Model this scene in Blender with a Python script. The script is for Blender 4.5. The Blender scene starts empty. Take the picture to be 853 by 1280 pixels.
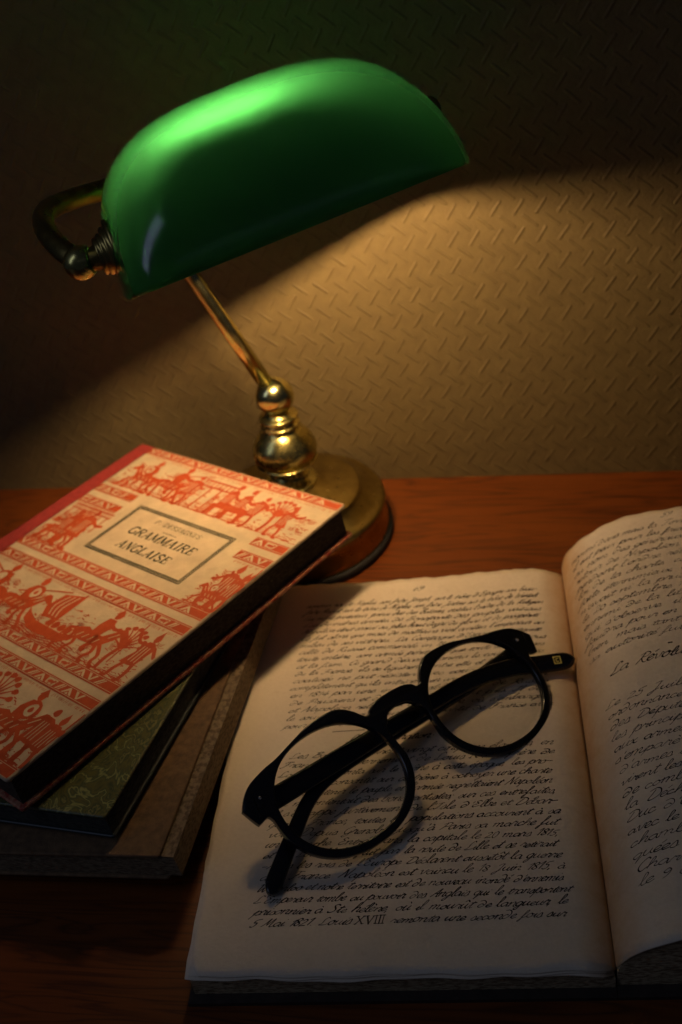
import bpy, bmesh, math, random
from mathutils import Vector, Matrix
random.seed(7)
BULB_L = 425.0
S = 0.011                       # one modelling unit in metres
C = bpy.context.scene.collection
V = Vector
PI = math.pi

# ------------------------------------------------------------------ helpers
class MB:
    """collects vertices and faces (in modelling units), built as ONE mesh"""
    def __init__(s): s.v = []; s.f = []; s.m = []; s.sm = []
    def add(s, vs, fs, m=0, smooth=True):
        b = len(s.v); s.v += [tuple(p) for p in vs]
        for f in fs:
            s.f.append([b + i for i in f]); s.m.append(m); s.sm.append(smooth)
    def build(s, name, mats, parent=None, origin=None):
        me = bpy.data.meshes.new(name)
        o = V(origin) if origin is not None else V((0, 0, 0))
        if parent is not None: o = V(parent['_o'])
        me.from_pydata([((p[0]-o.x)*S, (p[1]-o.y)*S, (p[2]-o.z)*S) for p in s.v], [], s.f)
        for mt in (mats if isinstance(mats, (list, tuple)) else [mats]): me.materials.append(mt)
        me.polygons.foreach_set('material_index', s.m)
        me.polygons.foreach_set('use_smooth', s.sm)
        me.update()
        ob = bpy.data.objects.new(name, me); C.objects.link(ob)
        if parent is not None: ob.parent = parent
        else: ob.location = o * S
        ob['_o'] = tuple(o)
        return ob

def thing(name, label, cat, loc, group=None):
    o = bpy.data.objects.new(name, None); C.objects.link(o)
    o.empty_display_size = .01
    o.location = V(loc) * S; o['_o'] = tuple(loc); o['label'] = label; o['category'] = cat
    if group: o['group'] = group
    return o

def box(mb, P, ax, ay, az, m=0, smooth=False):
    P, ax, ay, az = V(P), V(ax), V(ay), V(az)
    vs = [P, P+ax, P+ax+ay, P+ay, P+az, P+ax+az, P+ax+ay+az, P+ay+az]
    mb.add(vs, [(3,2,1,0),(4,5,6,7),(0,1,5,4),(1,2,6,5),(2,3,7,6),(3,0,4,7)], m, smooth)

def frame_of(d):
    d = V(d).normalized(); a = V((0,0,1)) if abs(d.z) < .9 else V((1,0,0))
    x = a.cross(d).normalized(); return x, d.cross(x), d

def lathe(mb, P, axis, prof, n=64, m=0, cap=True):
    x, y, d = frame_of(axis); P = V(P); vs = []
    for r, h in prof:
        for i in range(n):
            t = 2*PI*i/n; vs.append(P + d*h + x*(r*math.cos(t)) + y*(r*math.sin(t)))
    fs = []
    for j in range(len(prof)-1):
        for i in range(n):
            k = (i+1) % n; fs.append((j*n+i, j*n+k, (j+1)*n+k, (j+1)*n+i))
    if cap: fs.append(tuple(reversed(range(n)))); fs.append(tuple((len(prof)-1)*n+i for i in range(n)))
    mb.add(vs, fs, m)

def crom(pts, k=6):
    out = []; n = len(pts); P = [V(p) for p in pts]
    for i in range(n-1):
        a = P[max(i-1,0)]; b = P[i]; c = P[i+1]; d = P[min(i+2,n-1)]
        for j in range(k):
            t = j/k
            out.append(.5*((2*b)+(c-a)*t+(2*a-5*b+4*c-d)*t*t+(3*b-a-3*c+d)*t**3))
    out.append(P[-1]); return out

def smooth_prof(pr, k=5):
    return [(max(p[0], 0.0), p[1]) for p in crom([(a, b, 0) for a, b in pr], k)]

def tube(mb, path, r, n=20, m=0):
    P = [V(p) for p in path]; vs = []; up = None
    for i, p in enumerate(P):
        d = (P[min(i+1,len(P)-1)] - P[max(i-1,0)]).normalized()
        if up is None: x, y, _ = frame_of(d)
        else: x = (up - d*up.dot(d)).normalized(); y = d.cross(x)
        up = x
        rr = r[i] if isinstance(r, list) else r
        for j in range(n):
            t = 2*PI*j/n; vs.append(p + x*(rr*math.cos(t)) + y*(rr*math.sin(t)))
    fs = [(i*n+j, i*n+(j+1) % n, (i+1)*n+(j+1) % n, (i+1)*n+j) for i in range(len(P)-1) for j in range(n)]
    fs += [tuple(reversed(range(n))), tuple((len(P)-1)*n+j for j in range(n))]
    mb.add(vs, fs, m)

def uv_sphere(mb, c, r, n=32, k=16, m=0):
    prof = [(max(r*math.sin(PI*i/k), 1e-4), -r*math.cos(PI*i/k)) for i in range(k+1)]
    lathe(mb, c, (0,0,1), prof, n, m)

# ------------------------------------------------------------------ material helpers
class NT:
    def __init__(s, name):
        s.mat = bpy.data.materials.new(name); s.mat.use_nodes = True
        s.t = s.mat.node_tree; s.t.nodes.clear(); s.out = s.n('ShaderNodeOutputMaterial')
        s._c = None
    def n(s, typ, **kw):
        nd = s.t.nodes.new(typ)
        for k, v in kw.items(): setattr(nd, k, v)
        return nd
    def lk(s, a, b): s.t.links.new(a, b)
    def put(s, sock, v):
        if isinstance(v, bpy.types.NodeSocket): s.lk(v, sock)
        else: sock.default_value = v
    def math(s, op, a, b=0.0, c=None, clamp=False):
        nd = s.n('ShaderNodeMath', operation=op); nd.use_clamp = clamp
        s.put(nd.inputs[0], a); s.put(nd.inputs[1], b)
        if c is not None: s.put(nd.inputs[2], c)
        return nd.outputs[0]
    def coords(s, scale=(1,1,1), rot=(0,0,0), loc=(0,0,0)):
        tc = s.n('ShaderNodeTexCoord'); mp = s.n('ShaderNodeMapping')
        s.lk(tc.outputs['Object'], mp.inputs[0])
        mp.inputs['Scale'].default_value = [q/S for q in scale]
        mp.inputs['Rotation'].default_value = rot; mp.inputs['Location'].default_value = loc
        return mp.outputs[0]
    def noise(s, vec, scale=1, detail=4, rough=.5, dist=0.0):
        nd = s.n('ShaderNodeTexNoise'); s.lk(vec, nd.inputs['Vector'])
        nd.inputs['Scale'].default_value = scale; nd.inputs['Detail'].default_value = detail
        nd.inputs['Roughness'].default_value = rough; nd.inputs['Distortion'].default_value = dist
        return nd.outputs[0]
    def ramp(s, fac, stops):
        nd = s.n('ShaderNodeValToRGB'); s.lk(fac, nd.inputs[0]); e = nd.color_ramp.elements
        while len(e) < len(stops): e.new(.5)
        for q, (p, col) in zip(e, stops):
            q.position = p; q.color = tuple(col)+(1,) if len(col) == 3 else col
        return nd.outputs[0]
    def mix(s, fac, a, b, mode='MIX'):
        nd = s.n('ShaderNodeMix', data_type='RGBA', blend_type=mode)
        s.put(nd.inputs['Factor'], fac)
        for i, v in (('A', a), ('B', b)):
            sk = [q for q in nd.inputs if q.name == i and q.type == 'RGBA'][0]
            if isinstance(v, bpy.types.NodeSocket): s.lk(v, sk)
            else: sk.default_value = tuple(v)+(1,) if len(v) == 3 else v
        return [q for q in nd.outputs if q.type == 'RGBA'][0]
    def bump(s, h, strength=1, dist=.01, normal=None):
        nd = s.n('ShaderNodeBump'); s.lk(h, nd.inputs['Height'])
        nd.inputs['Strength'].default_value = strength; nd.inputs['Distance'].default_value = dist*S
        if normal is not None: s.lk(normal, nd.inputs['Normal'])
        return nd.outputs[0]
    def pbr(s, col, rough=.5, metal=0, normal=None, spec=.5, coat=0, coat_rough=.1):
        p = s.n('ShaderNodeBsdfPrincipled')
        s.put(p.inputs['Base Color'], col if isinstance(col, bpy.types.NodeSocket) else tuple(col)+(1,))
        s.put(p.inputs['Roughness'], rough); s.put(p.inputs['Metallic'], metal)
        p.inputs['Specular IOR Level'].default_value = spec
        p.inputs['Coat Weight'].default_value = coat; p.inputs['Coat Roughness'].default_value = coat_rough
        if normal is not None: s.lk(normal, p.inputs['Normal'])
        s.lk(p.outputs[0], s.out.inputs[0]); return p

def simple(name, col, rough=.5, metal=0, spec=.5, var=.15, nscale=2, bump=.0, coat=0):
    t = NT(name); v = t.coords()
    n = t.noise(v, nscale, 6, .6)
    a = [q*(1-var) for q in col]; b = [min(q*(1+var), 1) for q in col]
    cc = t.ramp(n, [(.3, a), (.7, b)])
    nm = t.bump(t.noise(v, nscale*6, 6, .7), 1, bump) if bump else None
    t.pbr(cc, rough, metal, nm, spec, coat); return t.mat

# ------------------------------------------------------------------ camera (solved from the photograph)
F, YAW, PITCH, ROLL, H = 1479.06, .238891, .621994, -.163791, 34.479
cy, sy, cp, sp = math.cos(YAW), math.sin(YAW), math.cos(PITCH), math.sin(PITCH)
fw = V((-sy*cp, cy*cp, -sp)); rt = V((cy, sy, 0)); up = rt.cross(fw)
cr, sr = math.cos(ROLL), math.sin(ROLL)
R3, U3 = rt*cr + up*sr, up*cr - rt*sr
cam = bpy.data.cameras.new('camera'); co = bpy.data.objects.new('camera', cam); C.objects.link(co)
mw = Matrix((R3, U3, -fw)).transposed().to_4x4(); mw.translation = V((0, 0, H))*S
co.matrix_world = mw
cam.sensor_fit = 'VERTICAL'; cam.sensor_height = 24; cam.sensor_width = 16; cam.lens = 24*F/1280
cam.clip_start = .01; cam.clip_end = 50
cam.dof.use_dof = True; cam.dof.focus_distance = 39.0*S; cam.dof.aperture_fstop = 7.5
bpy.context.scene.camera = co

# ------------------------------------------------------------------ the setting
YW = 49.526
def wallpaper():
    t = NT('embossed_wallpaper'); v = t.coords()
    sx = t.n('ShaderNodeSeparateXYZ'); t.lk(v, sx.inputs[0]); X, Z = sx.outputs[0], sx.outputs[2]
    # a little wander so that the rows are not ruler straight
    wn = t.noise(v, .35, 2); X = t.math('ADD', X, t.math('MULTIPLY', t.math('SUBTRACT', wn, .5), .22))
    PX, PZ = .972, 1.303
    def marks(ox, oz, dx, dz, hl, w0):
        a = t.math('MULTIPLY', t.math('SUBTRACT', t.math('FRACT', t.math('ADD', t.math('DIVIDE', X, PX), 100.5-ox/PX)), .5), PX)
        b = t.math('MULTIPLY', t.math('SUBTRACT', t.math('FRACT', t.math('ADD', t.math('DIVIDE', Z, PZ), 100.5-oz/PZ)), .5), PZ)
        L = math.hypot(dx, dz); dx /= L; dz /= L
        al = t.math('ADD', t.math('MULTIPLY', a, dx), t.math('MULTIPLY', b, dz))
        pe = t.math('SUBTRACT', t.math('MULTIPLY', a, dz), t.math('MULTIPLY', b, dx))
        ex = t.math('MAXIMUM', t.math('SUBTRACT', t.math('ABSOLUTE', al), hl), 0)
        d = t.math('SQRT', t.math('ADD', t.math('POWER', t.math('ABSOLUTE', pe), 2), t.math('POWER', ex, 2)))
        mr = t.n('ShaderNodeMapRange', interpolation_type='SMOOTHSTEP')
        t.lk(d, mr.inputs[0]); mr.inputs[1].default_value = w0; mr.inputs[2].default_value = .02
        return mr.outputs[0]
    m1 = marks(WX, WZ, .49, .74, .36, .095)
    m2 = marks(WX+PX/2, WZ+PZ/2, -.66, .58, .38, .095)
    h = t.math('MAXIMUM', m1, m2)
    fine = t.noise(v, 5, 6, .65); big = t.noise(v, .6, 3)
    amt = t.math('ADD', .45, t.math('MULTIPLY', big, 1.1))
    hh = t.math('ADD', t.math('MULTIPLY', t.math('MULTIPLY', h, amt), .028), t.math('MULTIPLY', fine, .045))
    nm = t.bump(hh, 1, 1.0)
    c1 = t.ramp(t.noise(v, 1.7, 5, .6), [(.3, (.122,.087,.035)), (.7, (.15,.108,.043))])
    c2 = t.mix(t.math('MULTIPLY', h, .16), c1, (.088,.058,.024))
    t.pbr(c2, .62, 0, nm, .3); return t.mat
WX, WZ = 0, 0
def unproj_y(px, py, Y):
    d = R3*((px-426.5)/F) + U3*((640-py)/F) + fw; o = V((0,0,H)); return o + d*(Y/d.y)
q = unproj_y(605.7, 458, YW); WX, WZ = q.x, q.z - 0  # phase of the embossing

mb = MB(); box(mb, (-75, YW, -3), (150,0,0), (0,4,0), (0,0,78))
w = mb.build('wall', wallpaper()); w['kind'] = 'structure'

def wood():
    t = NT('varnished_wood'); v = t.coords((.075, 1, 1))
    ring = t.noise(v, 1.1, 3, .5, .6)
    st = t.math('FRACT', t.math('MULTIPLY', ring, 7))
    tri = t.math('ABSOLUTE', t.math('SUBTRACT', t.math('MULTIPLY', st, 2), 1))
    fib = t.noise(t.coords((.12, 9, 1)), 1.6, 5, .65)
    k = t.math('ADD', t.math('MULTIPLY', t.math('POWER', tri, 2.2), .6), t.math('MULTIPLY', fib, .5))
    cc = t.ramp(k, [(.15, (.17,.042,.004)), (.5, (.12,.028,.003)), (.95, (.045,.010,.0018))])
    big = t.noise(t.coords((.1,.35,.3)), 1, 2)
    cc = t.mix(t.ramp(big, [(.35,(0,0,0)),(.7,(1,1,1))]), cc, t.mix(.3, cc, (.20,.052,.006)))
    nm = t.bump(fib, .5, .012)
    rg = t.math('ADD', .33, t.math('MULTIPLY', t.noise(t.coords(), 1.5, 5), .16))
    t.pbr(cc, rg, 0, nm, .45); return t.mat
mb = MB(); box(mb, (-75, -14, -2.4), (150,0,0), (0, YW+14-.02, 0), (0,0,2.4))
o = mb.build('desk', wood()); o['kind'] = 'structure'

# ------------------------------------------------------------------ lamp
def brass(name, tint=(.62,.52,.17), r0=.16, r1=.36):
    t = NT(name); v = t.coords()
    n = t.noise(v, 1.3, 6, .62); sp_ = t.noise(v, 6, 4, .6)
    col = t.ramp(n, [(.28, [q*.62 for q in tint]), (.62, tint)])
    spots = t.ramp(sp_, [(.62, (0,0,0)), (.74, (1,1,1))])
    col = t.mix(t.math('MULTIPLY', spots, .75), col, (.16,.085,.03))
    rg = t.math('ADD', r0, t.math('MULTIPLY', t.noise(v, 2.4, 5, .6), r1-r0))
    t.pbr(col, rg, 1.0, t.bump(n, .6, .02)); return t.mat
BR = brass('aged_brass'); BRB = brass('polished_brass', (.80,.72,.30), .14, .26); BRD = brass('dull_brass', (.42,.31,.095), .2, .4)
BLK = simple('black_felt', (.012,.011,.010), .8)

BX, BY = -13.109, 44.936
lamp = thing('desk_lamp', 'brass desk lamp with a glowing green glass shade beside the wallpaper', 'lamp', (BX, BY, 0))
mb = MB()
lathe(mb, (BX,BY,0), (0,0,1), [(4.2,0.0),(4.5,.01),(4.56,.10),(4.56,.36),(4.50,.44),(4.4,.46)], 96, 1)
lathe(mb, (BX,BY,0), (0,0,1), [(4.36,.42),(4.40,.5)]+smooth_prof([(4.38,.7),(4.27,1.3),(4.26,1.58),(4.36,1.72),(4.34,1.90),(4.20,2.02),(3.9,2.12),(3.55,2.32),(3.32,2.50),(3.26,2.60),(3.18,2.70),(2.95,2.76),(2.3,2.86),(1.75,2.98),(1.45,3.1),(1.2,3.2)],4)+[(.5,3.22)], 96, 0)
mb.build('base', [BRD, BLK], lamp)
mb = MB()
lathe(mb, (BX,BY,0), (0,0,1), [(1.1,3.12)]+[(a_*1.06, h_) for a_, h_ in smooth_prof([(1.18,3.22),(1.2,3.34),(.95,3.42),(.78,3.5),(.88,3.62),(.9,3.74),(.78,3.86),(.86,4.02),(1.1,4.25),(1.32,4.5),(1.38,4.56),(1.34,4.62),(1.42,4.9),(1.42,5.2),(1.28,5.6),(1.0,6.0),(.78,6.22),(.74,6.34),(.86,6.42),(.86,6.52),(.72,6.6),(.70,6.72),(.84,6.80),(.84,6.92),(.66,7.02),(.56,7.12)],4)]+[(.3,7.2)], 72)
mb.build('column', BR, lamp)
BALL = V((BX, BY, 7.92))
mb = MB(); uv_sphere(mb, BALL, .88, 48, 24); mb.build('pivot_ball', BRB, lamp)

# glass shade: superquadric half shell, solved from its outline
cx_, cy_, cz_, yw, el, A_, W_, Hh, tau, NV, NW, V0, W0 = -9.764, 38.589, 20.231, .469, .136, 6.30, 5.871, 5.563, -.412, 6.0, 3.0, 2.477, -1.874
E1 = V((math.cos(yw)*math.cos(el), math.sin(yw)*math.cos(el), math.sin(el)))
b_ = V((-math.sin(yw), math.cos(yw), 0)); w_ = E1.cross(b_)
E2 = b_*math.cos(tau) + w_*math.sin(tau); E3 = E1.cross(E2)
SC = V((cx_, cy_, cz_)); LP = SC - E1*A_
def sh_pt(T, P, a=A_, W=W_, Hq=Hh, lift=0):
    sv = max(1-abs(T)**NV, 0)**(1/NV); sw = max(1-abs(T)**NW, 0)**(1/NW)
    return SC + E1*(a*T) + E2*(W*sv*math.cos(P)+V0) + E3*(Hq*sw*math.sin(P)+W0)
Ts = [0, .1, .2, .3, .4, .5, .58, .65, .71, .77, .82, .86, .89, .92, .94, .955, .968, .978, .986, .992, .9955, .9978, .999, .9996, .99988, .99997, .999995, .9999999]
Ts = [-q for q in reversed(Ts[1:])] + Ts
NP = 56; mb = MB()
def P_of(j): return PI*j/NP
n1 = len(Ts)
vo = [sh_pt(T, P_of(j)) for T in Ts for j in range(NP+1)]
TH = .2
vi = [sh_pt(T, P_of(j), A_-TH, W_-TH, Hh-TH) for T in Ts for j in range(NP+1)]
fo = [(i*(NP+1)+j, i*(NP+1)+j+1, (i+1)*(NP+1)+j+1, (i+1)*(NP+1)+j) for i in range(n1-1) for j in range(NP)]
mb.add(vo, fo, 0)
b0 = len(mb.v); mb.add(vi, [tuple(reversed(f)) for f in fo], 1)
for j in (0, NP):                      # rim
    for i in range(n1-1):
        a, b = i*(NP+1)+j, (i+1)*(NP+1)+j
        q4 = (a, b, b+b0, a+b0) if j == 0 else (b, a, a+b0, b+b0)
        mb.f.append(list(q4)); mb.m.append(2); mb.sm.append(False)
for i in (0, n1-1):
    for j in range(NP):
        a, b = i*(NP+1)+j, i*(NP+1)+j+1
        mb.f.append([a, b, b+b0, a+b0] if i else [b, a, a+b0, b+b0]); mb.m.append(0); mb.sm.append(True)

def glass_outer():
    t = NT('green_cased_glass')
    v = t.coords(); n = t.noise(v, .5, 3)
    col = t.ramp(n, [(.3, (.014,.108,.034)), (.7, (.016,.120,.038))])
    dif = t.n('ShaderNodeBsdfDiffuse'); dif.inputs[0].default_value = (.001,.13,.022,1)
    tr = t.n('ShaderNodeBsdfTranslucent'); t.lk(col, tr.inputs[0])
    m = t.n('ShaderNodeMixShader'); m.inputs[0].default_value = .72
    t.lk(dif.outputs[0], m.inputs[1]); t.lk(tr.outputs[0], m.inputs[2])
    gl = t.n('ShaderNodeBsdfGlossy'); gl.inputs['Roughness'].default_value = .15; gl.inputs[0].default_value = (1,1,1,1)
    fr = t.n('ShaderNodeFresnel'); fr.inputs[0].default_value = 1.5
    m2 = t.n('ShaderNodeMixShader'); t.lk(fr.outputs[0], m2.inputs[0])
    t.lk(m.outputs[0], m2.inputs[1]); t.lk(gl.outputs[0], m2.inputs[2]); t.lk(m2.outputs[0], t.out.inputs[0])
    return t.mat
def glass_inner():
    t = NT('white_opal_glass')
    dif = t.n('ShaderNodeBsdfDiffuse'); dif.inputs[0].default_value = (.04,.045,.04,1)
    tr = t.n('ShaderNodeBsdfTranslucent'); tr.inputs[0].default_value = (.60,.63,.60,1)
    m = t.n('ShaderNodeMixShader'); m.inputs[0].default_value = .5
    t.lk(dif.outputs[0], m.inputs[1]); t.lk(tr.outputs[0], m.inputs[2]); t.lk(m.outputs[0], t.out.inputs[0])
    return t.mat
RIM = simple('pale_glass_edge', (.55,.75,.50), .3)
mb.build('glass_shade', [glass_outer(), glass_inner(), RIM], lamp)

# arm that carries the shade by its near end
UPS = -.2
SK = LP + E1*.12 + w_*UPS
def L3(s, b, g): return LP + E1*s + b_*b + w_*g
arm = crom([L3(-.9,.1,-.2), L3(-1.3,.9,.08), L3(-1.58,2.2,.3), L3(-1.62,3.6,.3), L3(-1.4,5.0,.15), L3(-.95,6.3,-.2), L3(-.15,7.5,-.62), L3(.8,8.3,-.98), L3(2.0,8.6,-1.16), L3(3.2,8.6,-1.2)], 8)
mb = MB(); tube(mb, arm, .40, 24); arm_o = mb.build('shade_arm', BRD, lamp)
mb = MB(); uv_sphere(mb, L3(3.25,8.6,-1.2), .5, 32, 16); mb.build('end_knob', BRD, arm_o)
mb = MB(); uv_sphere(mb, L3(-.92,.1,UPS), .60, 40, 20); mb.build('side_ball', BR, lamp)
mb = MB()
lathe(mb, SK, E1, [(.25,-.8),(.42,-.78),(.42,-.45),(.62,-.43),(.66,-.36),(.62,-.28),(.70,-.26),(.74,-.18),(.70,-.1),(.86,-.08),(.9,0),(.86,.08),(1.05,.12),(1.1,.2),(1.05,.3),(.85,.32),(.85,1.5),(.6,1.52)], 64)
mb.build('socket_cap', BRD, lamp)
mb = MB()
RK = SC + E1*(A_-.85) + w_*.3
lathe(mb, RK, E1, smooth_prof([(.15,-.35),(.5,-.3),(.75,-.05),(.7,.12),(.4,.2),(.3,.3),(.42,.42),(.45,.6),(.3,.78),(.02,.85)],4), 40)
mb.build('finial', BRD, lamp)
# pole from the pivot ball up to the arm
TOP = L3(1.96, 8.6, -1.16)
mb = MB(); tube(mb, [BALL + (TOP-BALL)*k for k in (.03, .35, .7, 1)], .36, 28); mb.build('pole', BRB, lamp)
mb = MB(); uv_sphere(mb, TOP, .62, 32, 16); mb.build('joint_ball', BR, lamp)
# bulb
t = NT('lit_bulb_glass'); em = t.n('ShaderNodeEmission'); em.inputs[0].default_value = (1,.65,.33,1)
em.inputs[1].default_value = BULB_L
t.lk(em.outputs[0], t.out.inputs[0]); BULB = t.mat
WHT = simple('grey_bulb_shield', (.25,.25,.25), .5)
# tubular LED bulb: a glowing half capsule, an unseen opaque half added to block light forward, held in the socket, close under the top of the glass
BC = SC - E1*.9 + b_*.1 + w_*.95; BD = (b_*.62 + w_*.20 - E1*.14).normalized(); BN = E1.cross(BD)
def capsule(mb, k, a0, a1, n=24, close=False):
    prof = [(-1.3 - 1.05*k*math.cos(a*PI/16), 1.05*k*math.sin(a*PI/16)) for a in range(0, 9)] + [(1.3 + 1.05*k*math.sin(a*PI/16), 1.05*k*math.cos(a*PI/16)) for a in range(0, 9)]
    vs = []
    for x, rr in prof:
        for i in range(n+1):
            a = math.radians(a0 + (a1-a0)*i/n); vs.append(BC + E1*x + BD*(max(rr, 1e-3)*math.cos(a)) + BN*(max(rr, 1e-3)*math.sin(a)))
    m = n+1; fs = [(i*m+j, i*m+j+1, (i+1)*m+j+1, (i+1)*m+j) for i in range(len(prof)-1) for j in range(n)]
    if close: fs += [(i*m, (i+1)*m, (i+1)*m+n, i*m+n) for i in range(len(prof)-1)]
    mb.add(vs, fs, 0)
mb = MB(); capsule(mb, 1.0, -90, 90); bo = mb.build('light_bulb', BULB, lamp)
mb = MB(); capsule(mb, 1.08, 90, 270, 24, True); capsule(mb, 1.08, 84, 90, 2); capsule(mb, 1.08, -90, -84, 2)
mb.build('added_bulb_shield', WHT, bo)
mb = MB(); p0 = SK + E1*1.0; p1 = BC - E1*1.9
tube(mb, crom([p0, p0*.5+p1*.5, p1], 6), .42, 16); mb.build('bulb_holder', BRD, lamp)

# ------------------------------------------------------------------ hand-made script lettering
GL = {
'a':(10,"8,8 5,10 1,7 1,2 4,0 7,4 8,9|8,9 8,2 9,0 11,2"),'b':(9,"0,2 3,12 4,20 2,21 1,14 1,3 3,0 6,1 7,6 6,9 8,9 10,8"),
'c':(8,"7,8 5,10 2,8 1,3 3,0 6,1 9,3"),'d':(11,"7,7 4,9 1,6 1,1 4,0 7,3 9,9 7,16 3,19 -1,17"),
'e':(7,"0,3 4,5 6,8 4,10 1,7 1,2 4,0 8,3"),'f':(7,"0,2 5,13 6,20 4,21 3,14 2,0 1,-9 -1,-10 0,-4 3,0 8,3"),
'g':(9,"8,8 5,10 1,7 1,2 4,0 7,4 8,9|8,9 7,0 5,-9 2,-10 2,-6 6,-1 11,3"),'h':(10,"0,2 4,12 5,20 3,21 2,14 1,0 2,5 6,10 8,8 7,2 9,0 11,2"),
'i':(5,"0,3 3,10 2,3 3,0 6,2|4,14 4.6,15.5"),'j':(5,"0,3 4,10 3,0 1,-9 -1,-10 0,-6 6,2|5,14 5.6,15.5"),
'k':(9,"0,2 4,12 5,20 3,21 2,14 1,0|1,5 6,10 7,8 3,5 6,1 8,0 10,2"),'l':(6,"0,2 4,12 5,19 3,21 2,14 2,3 4,0 7,2"),
'm':(15,"0,7 2,10 1,0|1,0 2,6 5,10 7,8 6,0|6,0 7,6 10,10 12,8 11,2 13,0 16,2"),'n':(10,"0,7 2,10 1,0|1,0 2,6 6,10 8,8 7,2 9,0 11,2"),
'o':(9,"5,10 1,7 1,2 4,0 7,3 7,8 5,10 6,8 10,8"),'p':(10,"0,4 4,13 2,0 0,-10|1,-1 3,7 7,10 9,7 8,1 5,0 4,1|8,1 11,2"),
'q':(9,"8,8 5,10 1,7 1,2 4,0 7,4 8,9|8,10 7,0 5,-10 7,-4 11,3"),'r':(8,"0,3 3,11 4,9 7,9 6,3 7,0 9,2"),
's':(7,"0,2 4,11 6,5 5,0 1,0|5,0 8,2"),'t':(6,"0,3 4,12 5,17 3,4 4,0 7,2|1,12 8,13"),
'u':(10,"0,5 2,10 1,3 3,0 6,3 8,10 7,3 9,0 11,2"),'v':(9,"0,7 2,10 3,3 4,0 7,4 8,10 10,9"),
'w':(13,"0,7 2,10 2,2 4,0 6,4 7,9 7,2 9,0 12,5 12,10 14,9"),'x':(9,"0,7 3,9 5,2 8,0 10,2|8,10 1,0"),
'y':(9,"0,7 2,10 2,3 4,1 7,4 8,10 6,-2 3,-10 1,-9 5,-2 10,2"),'z':(8,"1,9 7,9 1,1 7,0 5,-6 2,-8|6,0 9,3"),
'A':(12,"0,0 6,12 10,20 9,8 9,0 11,1|3,8 11,9"),'B':(13,"2,18 8,20 12,17 5,11 12,8 10,1 4,0 2,3|6,19 4,8 2,0"),
'C':(11,"11,17 8,20 3,14 2,5 6,0 11,4"),'D':(15,"7,17 5,9 3,1 8,0 14,6 13,16 7,20 1,17"),
'E':(11,"10,17 6,20 3,16 7,11 2,7 2,1 6,0 10,4"),'F':(12,"1,16 5,20 13,19|8,19 6,8 2,0 0,2|4,10 10,11"),
'G':(12,"11,17 7,20 2,13 2,4 6,0 10,5 10,8|10,8 9,-4 5,-9 3,-5 12,3"),'I':(9,"2,16 7,20 9,19|7,19 5,8 2,0 -1,3"),
'J':(10,"2,16 5,20 9,20|8,20 6,4 3,-8 0,-9 1,-4 9,3"),'L':(12,"10,17 7,20 4,14 4,5 1,1 3,0 9,1 12,3"),
'M':(16,"0,1 3,8 5,19 6,3 11,19 11,3 13,0 16,2"),'N':(14,"0,0 4,10 5,20 8,8 9,0 12,12 14,20"),
'O':(12,"7,20 2,14 2,4 6,0 11,6 10,16 7,20"),'P':(13,"2,16 8,20 13,17 11,10 6,9|7,19 5,8 2,0"),
'R':(14,"2,16 8,20 13,17 11,11 6,10 9,3 12,0 15,2|7,19 5,8 2,0"),'S':(12,"11,17 8,20 4,17 9,8 7,1 2,0 1,4"),
'T':(12,"0,16 4,19 13,19|9,19 6,8 3,0 0,2"),'W':(18,"0,17 3,19 3,4 5,0 9,12 10,4 12,0 16,14 17,20"),
'U':(13,"0,17 3,19 3,5 6,0 11,6 12,19|12,19 11,3 14,1"),
'X':(14,"2,19 2.1,19 10,0 10.1,0|11,19 11,19 1,0 1,0|0,19 5,19|9,19 13,19|-1,0 3,0|8,0 13,0"),
'V':(12,"1,19 1,19 5,0 5,0|5,0 5,0 10,19 10,19|-1,19 4,19|8,19 12,19"),'|':(5,"2,19 2,19 2,0 2,0|0,19 4.5,19|0,0 4.5,0"),
'0':(8,"4,16 1,12 1,4 4,0 7,5 7,12 4,16"),'1':(6,"1,12 5,17 4,8 3,0"),'2':(9,"1,13 4,17 7,13 1,0 4,1 9,1"),
'3':(8,"1,15 5,17 6,12 3,9 7,5 4,0 0,2"),'4':(9,"6,17 1,5 4,5 9,6|7,11 5,-1"),'5':(9,"9,18 3,16 2,10 6,10 6,3 3,0 0,2"),
'6':(8,"6,17 2,10 1,3 4,0 7,4 5,8 2,5"),'8':(8,"4,9 1,13 4,17 7,13 1,4 4,0 7,4 4,9"),'9':(8,"7,13 4,9 1,12 4,17 7,13 6,5 3,-1"),
'.':(5,"1,0 1.8,.8"),',':(5,"1.5,1 .3,-4"),"'":(4,"3,19 2,14"),'-':(8,"0,7 8,8"),';':(5,"1.5,1 .3,-4|2,8 2.6,9"),':':(5,"1,1 1.7,2|2,8 2.6,9"),
}
ACC = {'é':('e',"5,14 8,18"),'è':('e',"3,18 6,14"),'ê':('e',"2,14 5,18 8,14"),'à':('a',"3,18 6,14"),'â':('a',"3,14 6,18 9,14"),
       'û':('u',"2,14 5,18 8,14"),'ù':('u',"3,18 6,14"),'ô':('o',"2,14 5,18 8,14"),'î':('i',""),'ç':('c',"4,0 3,-4"),'É':('E',"6,23 9,27")}
for k, (b, ex) in ACC.items():
    GL[k] = (GL[b][0], GL[b][1] + ('|'+ex if ex else ''))
GP = {k: (w, [[tuple(map(float, p.split(','))) for p in s.split()] for s in d.split('|')]) for k, (w, d) in GL.items()}

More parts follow.
